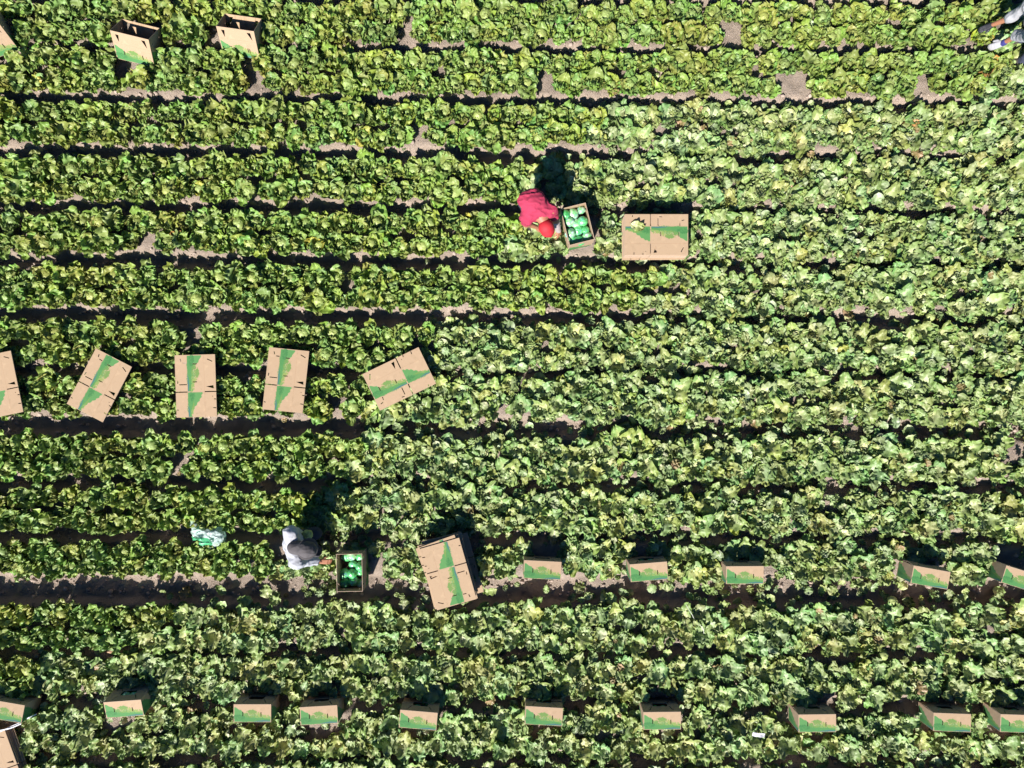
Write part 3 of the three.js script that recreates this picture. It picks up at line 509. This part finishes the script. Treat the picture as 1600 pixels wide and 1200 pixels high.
// a torn leaf on the stack, loose heads, paper scrap, twine
{
  const g = mergeGeometries([leafGeometry({ seed: 7101, length: 0.2, width: 0.13, rise0: 0.1, rise1: 0.1, cup: 0.25, ruffle: 0.02, blister: 0.012, pale: 1, hue: [0.2, 0.26, 0.08], rows: 14, columns: 10 })]);
  const m = new THREE.Mesh(g, LEAF_TONES[2]); m.name = 'torn_leaf'; m.position.copy(spot(985, 350, topOne + 0.022)); m.rotation.set(0.1, -0.35, -0.1); m.castShadow = m.receiveShadow = true; scene.add(m); describe(m, 'pale torn lettuce leaf lying on the carton stack', 'leaf');
  const looseHead = [[1225, 438, 0.07, 'stack beside the red shirt'], [1463, 424, 0.075, ''], [768, 1014, 0.07, ''], [1455, 495, 0.06, ''], [1356, 546, 0.06, ''], [1352, 575, 0.06, ''], [1380, 1024, 0.07, ''], [1395, 940, 0.07, ''], [1210, 437, 0.05, '']];
  const words = ['larger right one of two touching loose heads, lower right of the carton stack', 'largest pale loose lettuce head lying in a harvested furrow near the right edge', 'loose round lettuce head below the tilted carton stack, right of it', 'pale loose lettuce head just below the largest loose head', 'upper one of two pale loose heads lying close together in the seventh bed', 'lower one of two pale loose heads lying close together in the seventh bed', 'loose round lettuce head in the furrow above the lower boxes at right', 'loose lettuce head just below the turned packed box', 'smaller left one of two touching loose heads, lower right of the carton stack'];
  looseHead.forEach(([px, py, rad], i) => { const p = spot(px, py, 0.14), h = new THREE.Mesh(headGeometry(90 + i, rad, [0.24, 0.32, 0.1], 20, 14), HEAD_TONES[1]); h.name = numbered('loose_lettuce_head'); h.position.set(p.x, Math.max(0.06, soilHeight(p.x, p.z)) + rad * 1.0, p.z); h.rotation.set(i, i * 2, i * 3); h.castShadow = h.receiveShadow = true; scene.add(h); describe(h, words[i], 'lettuce head', 'loose lettuce heads'); });
  const paper = new THREE.BoxGeometry(0.17, 0.003, 0.055, 14, 1, 5), pp = paper.attributes.position; for (let i = 0; i < pp.count; i++) pp.setY(i, pp.getY(i) + 0.018 * noise(pp.getX(i) * 18, pp.getZ(i) * 20, 5) + 0.02 * Math.cos(pp.getX(i) * 14)); paper.computeVertexNormals();
  const sheet = new THREE.Mesh(paper, new THREE.MeshStandardMaterial({ color: linear(0.5, 0.5, 0.54), roughness: 0.7 })); sheet.name = 'paper_scrap'; sheet.position.copy(spot(1185, 1147.5, 0.2)); sheet.rotation.y = -0.12; sheet.castShadow = sheet.receiveShadow = true; scene.add(sheet); describe(sheet, 'crumpled white paper scrap among the cut leaves between two packed boxes', 'paper');
  const twine = new THREE.Mesh(new THREE.TubeGeometry(new THREE.CatmullRomCurve3([spot(1072, 945, 0.2), spot(1080, 958, 0.23), spot(1088, 972, 0.2), spot(1098, 981, 0.19), spot(1100, 990, 0.17)]), 30, 0.0035, 5), new THREE.MeshStandardMaterial({ color: linear(0.6, 0.62, 0.55), roughness: 0.6 })); twine.name = 'twine'; twine.castShadow = true; scene.add(twine); describe(twine, 'thin pale piece of twine lying over cut leaves', 'twine');
}
// ---------------------------------------------------------------- blended solids: people, bag
const smin = (a, b, k) => { const h = Math.max(k - Math.abs(a - b), 0) / k; return Math.min(a, b) - h * h * k * 0.25; };
/** Distance to a tapered capsule. */
function capsule(px, py, pz, c) {
  const [a, b, ra, rb] = c, bx = b.x - a.x, by = b.y - a.y, bz = b.z - a.z, qx = px - a.x, qy = py - a.y, qz = pz - a.z, t = Math.max(0, Math.min(1, (qx * bx + qy * by + qz * bz) / (bx * bx + by * by + bz * bz + 1e-9)));
  return Math.hypot(qx - bx * t, qy - by * t, qz - bz * t) - (ra + (rb - ra) * t);
}
function solid(capsules, cell, blend, wrinkle = 0, cutAway) {
  const lo = V(9e9, 9e9, 9e9), hi = V(-9e9, -9e9, -9e9);
  for (const [a, b, ra, rb] of capsules) for (const [p, r] of [[a, ra], [b, rb]]) { lo.min(V(p.x - r, p.y - r, p.z - r)); hi.max(V(p.x + r, p.y + r, p.z + r)); }
  lo.subScalar(3 * cell); hi.addScalar(3 * cell);
  const n = [hi.x - lo.x, hi.y - lo.y, hi.z - lo.z].map((d) => Math.ceil(d / cell) + 1), at = (i, j, k) => (k * n[1] + j) * n[0] + i, f = new Float32Array(n[0] * n[1] * n[2]);
  for (let k = 0; k < n[2]; k++) for (let j = 0; j < n[1]; j++) for (let i = 0; i < n[0]; i++) {
    const x = lo.x + i * cell, y = lo.y + j * cell, z = lo.z + k * cell; let d = 9;
    for (const c of capsules) { const e = capsule(x, y, z, c); if (e < 0.25 || d > 1) d = smin(d, e, blend); }
    if (wrinkle && Math.abs(d) < 0.08) d += wrinkle * (0.7 * noise(x * 12, y * 12, z * 12) + 1.5 * Math.sqrt(Math.abs(noise(x * 7 + 0.4 * z, y * 9, z * 15))) - 0.8 + 0.5 * Math.abs(noise(x * 24, y * 16, z * 24)));
    if (cutAway) d = Math.max(d, cutAway(x, y, z));
    f[at(i, j, k)] = d;
  }
  const ids = new Int32Array(f.length).fill(-1), pos = [], idx = [];
  for (let k = 0; k < n[2] - 1; k++) for (let j = 0; j < n[1] - 1; j++) for (let i = 0; i < n[0] - 1; i++) {
    let x = 0, y = 0, z = 0, m = 0; const cross = (i0, j0, k0, i1, j1, k1) => { const a = f[at(i + i0, j + j0, k + k0)], b = f[at(i + i1, j + j1, k + k1)]; if ((a < 0) !== (b < 0)) { const t = a / (a - b); x += i0 + (i1 - i0) * t; y += j0 + (j1 - j0) * t; z += k0 + (k1 - k0) * t; m++; } };
    for (const [p, q] of [[0, 0], [0, 1], [1, 0], [1, 1]]) { cross(0, p, q, 1, p, q); cross(p, 0, q, p, 1, q); cross(p, q, 0, p, q, 1); }
    if (m) { ids[at(i, j, k)] = pos.length / 3; pos.push(lo.x + (i + x / m) * cell, lo.y + (j + y / m) * cell, lo.z + (k + z / m) * cell); }
  }
  const quad = (a, b, c, d, flip) => { if (a < 0 || b < 0 || c < 0 || d < 0) return; if (flip) idx.push(a, c, b, a, d, c); else idx.push(a, b, c, a, c, d); };
  for (let k = 1; k < n[2] - 1; k++) for (let j = 1; j < n[1] - 1; j++) for (let i = 1; i < n[0] - 1; i++) {
    const s = f[at(i, j, k)] < 0;
    if (s !== (f[at(i + 1, j, k)] < 0)) quad(ids[at(i, j - 1, k - 1)], ids[at(i, j, k - 1)], ids[at(i, j, k)], ids[at(i, j - 1, k)], !s);
    if (s !== (f[at(i, j + 1, k)] < 0)) quad(ids[at(i - 1, j, k - 1)], ids[at(i - 1, j, k)], ids[at(i, j, k)], ids[at(i, j, k - 1)], !s);
    if (s !== (f[at(i, j, k + 1)] < 0)) quad(ids[at(i - 1, j - 1, k)], ids[at(i, j - 1, k)], ids[at(i, j, k)], ids[at(i - 1, j, k)], !s);
  }
  const g = new THREE.BufferGeometry(); g.setAttribute('position', new THREE.Float32BufferAttribute(pos, 3)); g.setIndex(idx); g.computeVertexNormals(); return g;
}
/** Palm, four fingers and a thumb as capsules: from the wrist along `dir`, with `nail` the way the back of the hand looks. */
function hand(wrist, dir, nail, curl, thumbSide, grow = 0) {
  const d = dir.clone().normalize(), u = nail.clone().addScaledVector(d, -nail.dot(d)).normalize(), s = V().crossVectors(d, u).multiplyScalar(thumbSide), out = [], P = (a, b, c) => wrist.clone().addScaledVector(d, a).addScaledVector(s, b).addScaledVector(u, c);
  for (const o of [-0.025, -0.008, 0.009, 0.026]) out.push([P(0.005, o * 0.65, 0), P(0.082, o, 0), 0.019 + grow, 0.014 + grow]);
  [[-0.028, 0.058], [-0.01, 0.072], [0.009, 0.076], [0.027, 0.068]].forEach(([o, l]) => { let at = P(0.085, o, 0), ang = curl * 0.5; for (const q of [0.45, 0.32, 0.23]) { const next = at.clone().addScaledVector(d, Math.cos(ang) * l * q).addScaledVector(u, -Math.sin(ang) * l * q); out.push([at, next, 0.0092 + grow, 0.0082 + grow]); at = next; ang += curl * 0.55; } });
  const t0 = P(0.025, 0.026, -0.005), t1 = P(0.055, 0.052, -0.016), t2 = P(0.085, 0.058, -0.026); out.push([t0, t1, 0.014 + grow, 0.0115 + grow], [t1, t2, 0.0115 + grow, 0.0092 + grow]);
  return out;
}
const SKIN = new THREE.MeshPhysicalMaterial({ color: linear(0.33, 0.145, 0.08), roughness: 0.55 });
const cloth = (r, g, b, rough = 0.9) => new THREE.MeshPhysicalMaterial({ color: linear(r, g, b), roughness: rough, sheen: 0.3, sheenRoughness: 0.6, sheenColor: linear(r, g, b) });
function faceAndHead(center, face, up, radius = 0.088) {
  const f = face.clone().normalize(), u = up.clone().addScaledVector(f, -up.dot(f)).normalize(), s = V().crossVectors(f, u), P = (a, b, c) => center.clone().addScaledVector(f, a).addScaledVector(u, b).addScaledVector(s, c);
  return { P, list: [[P(-0.02, 0.035, 0), P(0.01, 0.03, 0), radius, radius * 0.95], [P(0.02, -0.03, 0), P(0.035, -0.09, 0), 0.068, 0.045], [P(0.088, 0.0, 0), P(0.108, -0.03, 0), 0.012, 0.016], [P(0.075, -0.068, -0.018), P(0.075, -0.068, 0.018), 0.013, 0.013], [P(0.082, 0.02, 0.02), P(0.08, 0.022, 0.045), 0.012, 0.012], [P(0.082, 0.02, -0.02), P(0.08, 0.022, -0.045), 0.012, 0.012], [P(-0.005, 0.015, 0.088), P(-0.005, -0.03, 0.084), 0.016, 0.012], [P(-0.005, 0.015, -0.088), P(-0.005, -0.03, -0.084), 0.016, 0.012]] };
}
/** A person: a continuous skin body with clothing over it. */
function person(label, j, look) {
  const o = thing('person', label, 'person');
  const limbs = []; const head = faceAndHead(j.head, j.face, j.crown);
  const shoulderMid = j.shoulderA.clone().add(j.shoulderB).multiplyScalar(0.5);
  const chest = shoulderMid.clone().lerp(j.pelvis, 0.28), waist = shoulderMid.clone().lerp(j.pelvis, 0.68).add(j.arch ?? V(0, 0, 0));
  const bulk = look.bulk ?? 1, across = j.shoulderB.clone().sub(j.shoulderA).normalize(), side = (p, d) => p.clone().addScaledVector(across, d);
  const torso = [[side(chest, -0.075), side(chest, 0.075), 0.105 * bulk, 0.105 * bulk], [side(waist, -0.06), side(waist, 0.06), 0.094 * bulk, 0.094 * bulk], [side(j.pelvis, -0.06), side(j.pelvis, 0.06), 0.105 * bulk, 0.105 * bulk], [chest, waist, 0.108 * bulk, 0.098 * bulk], [waist, j.pelvis, 0.098 * bulk, 0.105 * bulk], [j.shoulderA, side(chest, -0.06), 0.068, 0.09], [j.shoulderB, side(chest, 0.06), 0.068, 0.09], [j.shoulderA, j.shoulderB, 0.06, 0.06]];
  const neck = [[shoulderMid, j.neck, 0.062, 0.055], [j.neck, j.head, 0.055, 0.06]];
  const arm = (s, e, w) => [[s, e, 0.056, 0.044], [e, w, 0.043, 0.029]];
  const leg = (h, k, a, toe) => [[h, k, 0.088, 0.058], [k, a, 0.056, 0.04], [a, toe, 0.042, 0.034]];
  const hipA = side(j.pelvis, -0.07).add(V(0, -0.07, 0)), hipB = side(j.pelvis, 0.07).add(V(0, -0.07, 0));
  const arms = [...arm(j.shoulderA, j.elbowA, j.wristA), ...arm(j.shoulderB, j.elbowB, j.wristB)], legs = [...leg(hipA, j.kneeA, j.ankleA, j.toeA), ...leg(hipB, j.kneeB, j.ankleB, j.toeB)];
  const body = solid([...torso, ...neck, ...arms, ...legs], 0.014, 0.05), skull = solid(head.list, 0.006, 0.03), hands = [solid(j.handA, 0.0042, 0.008), solid(j.handB, 0.0042, 0.008)];
  part(o, 'body', mergeGeometries([body, skull, ...(look.gloves ? [] : hands)]), SKIN);
  if (look.gloves) hands.forEach((h, i) => part(o, 'glove', mergeGeometries([solid((i ? j.handB : j.handA).map(([a, b, ra, rb]) => [a, b, ra + 0.003, rb + 0.003]), 0.0045, 0.008), ...(look.cuffs?.[i] ?? [])]), look.gloves[i]));
  const fat = (list, d) => list.map(([a, b, ra, rb]) => [a, b, ra + d, rb + d]);
  const toward = (a, b, t) => a.clone().lerp(b, t);
  const sleeve = (s, e, w) => look.sleeve <= 1 ? [[s, toward(s, e, look.sleeve), look.wide ?? 0.08, look.wide ?? 0.074]] : [[s, e, 0.078, 0.064], [e, toward(e, w, look.sleeve - 1), 0.062, 0.05]];
  part(o, 'shirt', solid([...fat(torso.slice(0, 8), look.cover ?? 0.02), ...sleeve(j.shoulderA, j.elbowA, j.wristA), ...sleeve(j.shoulderB, j.elbowB, j.wristB)], 0.01, 0.045, look.wrinkle ?? 0.016), look.shirt);
  part(o, 'trousers', solid([...fat(legs.filter((_, i) => i % 3 < 2), look.loose ?? 0.018), ...fat(torso.slice(2, 3), -0.012)], 0.014, 0.06, 0.01), look.trousers);
  for (const [a, t] of [[j.ankleA, j.toeA], [j.ankleB, j.toeB]]) part(o, 'shoe', solid([[a.clone().add(V(0, -0.005, 0)), t, 0.055, 0.045]], 0.01, 0.02), look.shoes);
  look.extra?.(o, head, j);
  return o;
}
const SHOES = cloth(0.04, 0.035, 0.03);
const under = (p, y) => V(p.x, y, p.z);
// person in the red shirt, bent over towards the full box
{
  const wristA = spot(839, 355, 0.42), wristB = spot(872.5, 360, 0.36), pelvis = spot(829, 311, 0.88);
  const j = { pelvis, shoulderA: spot(823, 340, 0.8), shoulderB: spot(860, 329, 0.82), neck: spot(849, 345, 0.8), head: spot(853, 353, 0.74), face: V(0.35, -0.75, 0.5), crown: V(0.3, 0.25, 0.85), arch: V(0, 0.05, 0), elbowA: spot(822, 349, 0.58), elbowB: spot(868, 343, 0.58), wristA, wristB,
    handA: hand(wristA, V(0.5, -0.75, 0.3), V(0, 0.5, 0.8), 0.5, -1), handB: hand(wristB, V(0.15, -0.8, 0.5), V(0.6, 0.5, 0.5), 0.5, 1) };
  const f = V(0.35, 0, 0.8).normalize(), a = V(0.9, 0, -0.4).normalize();
  for (const [k, s] of [['A', -1], ['B', 1]]) { const base = under(pelvis, 0).addScaledVector(a, 0.085 * s + 0.03).addScaledVector(f, 0.09); j['ankle' + k] = base.clone().setY(0.09); j['knee' + k] = base.clone().addScaledVector(f, 0.0).setY(0.48); j['toe' + k] = base.clone().addScaledVector(f, 0.13).setY(0.06); }
  person('person in a red T-shirt and red cap bent over a box', j, { shirt: cloth(0.34, 0.024, 0.065), trousers: cloth(0.03, 0.035, 0.05), shoes: SHOES, sleeve: 0.62, gloves: null, loose: 0.008, bulk: 0.9, cover: 0.014, wide: 0.066, extra: (o, head) => {
    const P = head.P, red = cloth(0.42, 0.014, 0.024, 0.75);
    const cap = part(o, 'cap', solid([[P(-0.025, 0.055, 0), P(0.02, 0.06, 0), 0.1, 0.096]], 0.007, 0.02), red); part(cap, 'cap_peak', solid([[P(0.08, 0.05, -0.04), P(0.15, 0.03, -0.025), 0.012, 0.009], [P(0.08, 0.05, 0.04), P(0.15, 0.03, 0.025), 0.012, 0.009], [P(0.08, 0.052, 0), P(0.165, 0.033, 0), 0.013, 0.009]], 0.006, 0.05), red);
    part(o, 'hair', solid([[P(-0.06, -0.01, 0.03), P(-0.06, -0.01, -0.03), 0.055, 0.055]], 0.008, 0.02), cloth(0.015, 0.012, 0.01));
    part(o, 'arm_guard', solid([[j.elbowB.clone().lerp(j.wristB, 0.12), j.wristB, 0.05, 0.039]], 0.009, 0.01, 0.006), cloth(0.3, 0.26, 0.25));
  } });
}
// person in pale grey crouching, a cut head in the raised hand
{
  const wristA = spot(471, 838, 0.5), wristB = spot(501, 877, 0.42), pelvis = V(-2.87, 0.4, 2.15);
  const j = { pelvis, shoulderA: spot(454, 833, 0.8), shoulderB: spot(463, 878, 0.76), neck: spot(467, 857, 0.84), head: spot(478, 857, 0.85), face: V(0.75, -0.6, 0.1), crown: V(0.5, 0.85, 0), arch: V(-0.05, 0.03, 0), elbowA: spot(463, 832, 0.56), elbowB: spot(484, 876, 0.54), wristA, wristB,
    handA: hand(wristA, V(0.8, 0.1, 0.1), V(0.2, 0.3, -1), 0.9, 1), handB: hand(wristB, V(0.9, -0.35, 0.15), V(0.2, 0.9, 0.2), 0.5, -1) };
  for (const [k, s] of [['A', -1], ['B', 1]]) { const z = pelvis.z + 0.12 * s; j['knee' + k] = V(pelvis.x + 0.2, 0.32, z); j['ankle' + k] = V(pelvis.x + 0.06, 0.09, z); j['toe' + k] = V(pelvis.x + 0.22, 0.05, z); }
  person('person in a pale grey shirt and dark hat crouching beside an open box', j, { shirt: cloth(0.4, 0.41, 0.45), trousers: cloth(0.04, 0.04, 0.05), shoes: SHOES, sleeve: 1.55, gloves: null, bulk: 0.9, wrinkle: 0.013, extra: (o, head) => {
    const P = head.P, dark = cloth(0.075, 0.068, 0.072);
    const hat = part(o, 'hat', solid([[P(-0.02, 0.06, 0), P(0.015, 0.062, 0), 0.105, 0.1], [P(-0.06, -0.03, 0.0), P(-0.12, -0.1, 0), 0.09, 0.085]], 0.008, 0.04, 0.006), dark);
    const brim = new THREE.LatheGeometry([[0.085, 0.012], [0.12, 0.004], [0.14, -0.004], [0.141, -0.008], [0.12, -0.002], [0.085, 0.004]].map(([x, y]) => new THREE.Vector2(x, y)), 28); const m = part(hat, 'hat_brim', brim, dark); m.position.copy(P(0.01, 0.045, 0)); m.quaternion.setFromUnitVectors(V(0, 1, 0), P(0, 1, 0).sub(P(0, 0, 0)).normalize());
  } });
  const h = new THREE.Mesh(headGeometry(333, 0.072, [0.27, 0.34, 0.11], 22, 16), HEAD_TONES[1]); h.name = numbered('loose_lettuce_head'); h.position.copy(spot(480, 836, 0.62)); h.castShadow = h.receiveShadow = true; scene.add(h); describe(h, 'pale trimmed lettuce head held by the crouching person', 'lettuce head', 'loose lettuce heads');
}
// person at the right edge: two gloved hands reach into the picture
{
  const wristA = spot(1566.5, 67.5, 0.3), wristB = spot(1550, 39, 0.32), pelvis = spot(1676, 28, 0.95);
  const j = { pelvis, shoulderA: spot(1616, 58, 0.86), shoulderB: spot(1612, 6, 0.86), neck: spot(1622, 32, 0.88), head: spot(1619, 33, 0.84), face: V(-0.5, -0.8, 0.1), crown: V(-0.75, 0.4, 0), arch: V(0, 0.04, 0), elbowA: spot(1590, 55, 0.52), elbowB: spot(1580, 27, 0.55), wristA, wristB,
    handA: hand(wristA, V(-0.8, -0.35, 0.2), V(0, 0.9, 0.4), 0.55, 1, 0.004), handB: hand(wristB, V(-0.85, -0.3, 0.3), V(0, 1, 0.1), 0.3, -1) };
  for (const [k, s] of [['A', 1], ['B', -1]]) { const base = under(pelvis, 0).add(V(-0.02, 0, 0.15 * s)); j['ankle' + k] = base.clone().setY(0.09); j['knee' + k] = base.clone().add(V(-0.06, 0, 0)).setY(0.5); j['toe' + k] = base.clone().add(V(-0.16, 0, 0)).setY(0.06); }
  const white = cloth(0.3, 0.3, 0.32), black = cloth(0.012, 0.013, 0.02, 0.55);
  person('person in a white shirt and gloves reaching in from the top right corner', j, { shirt: cloth(0.33, 0.33, 0.35), trousers: cloth(0.05, 0.06, 0.1), shoes: SHOES, sleeve: 1.12, gloves: [white, black], wrinkle: 0.01, extra: (o, head) => {
    const P = head.P; const cuff = part(o, 'glove_cuff', solid([[wristA.clone().lerp(j.elbowA, 0.02), wristA.clone().lerp(j.elbowA, 0.14), 0.042, 0.042]], 0.006, 0.01), cloth(0.03, 0.03, 0.16)); cuff.userData.label = 'dark blue knitted cuff';
    part(o, 'cap', solid([[P(-0.025, 0.055, 0), P(0.02, 0.06, 0), 0.1, 0.096]], 0.008, 0.02), cloth(0.1, 0.1, 0.12));
  } });
}
// crumpled clear bag with rolled green film, lying in a furrow
{
  const o = thing('plastic_bag', 'crumpled clear plastic bag holding green film, lying across a shaded furrow', 'bag');
  const c = spot(325, 838, 0.14), film = new THREE.MeshPhysicalMaterial({ color: linear(0.74, 0.92, 0.86), roughness: 0.2, transmission: 0.55, thickness: 0, side: THREE.DoubleSide, specularIntensity: 1 }), A = (x, y, z) => V(c.x + x, c.y + y, c.z + z);
  part(o, 'clear_film', solid([[A(-0.1, 0.02, -0.05), A(0.13, 0.03, -0.03), 0.095, 0.11], [A(-0.03, 0.0, 0.06), A(0.11, 0.0, 0.05), 0.08, 0.09]], 0.009, 0.06, 0.035), film);
  part(o, 'printed_film', solid([[A(-0.12, 0.05, 0.0), A(0.05, 0.075, 0.03), 0.055, 0.062], [A(-0.02, 0.08, 0.05), A(0.06, 0.075, 0.06), 0.045, 0.045]], 0.01, 0.04, 0.035), new THREE.MeshPhysicalMaterial({ color: linear(0.07, 0.36, 0.16), roughness: 0.3, clearcoat: 0.6 }));
  part(o, 'bag_handle', solid([[A(-0.1, 0.03, -0.06), A(-0.15, 0.05, -0.13), 0.04, 0.03], [A(-0.15, 0.05, -0.13), A(-0.19, 0.07, -0.22), 0.035, 0.026]], 0.009, 0.03, 0.025), film);
  part(o, 'bag_handle', solid([[A(-0.04, 0.02, 0.09), A(-0.11, 0.03, 0.12), 0.04, 0.028], [A(-0.11, 0.03, 0.12), A(-0.16, 0.03, 0.17), 0.028, 0.015]], 0.009, 0.03, 0.025), film);
}
renderer.render(scene, camera);
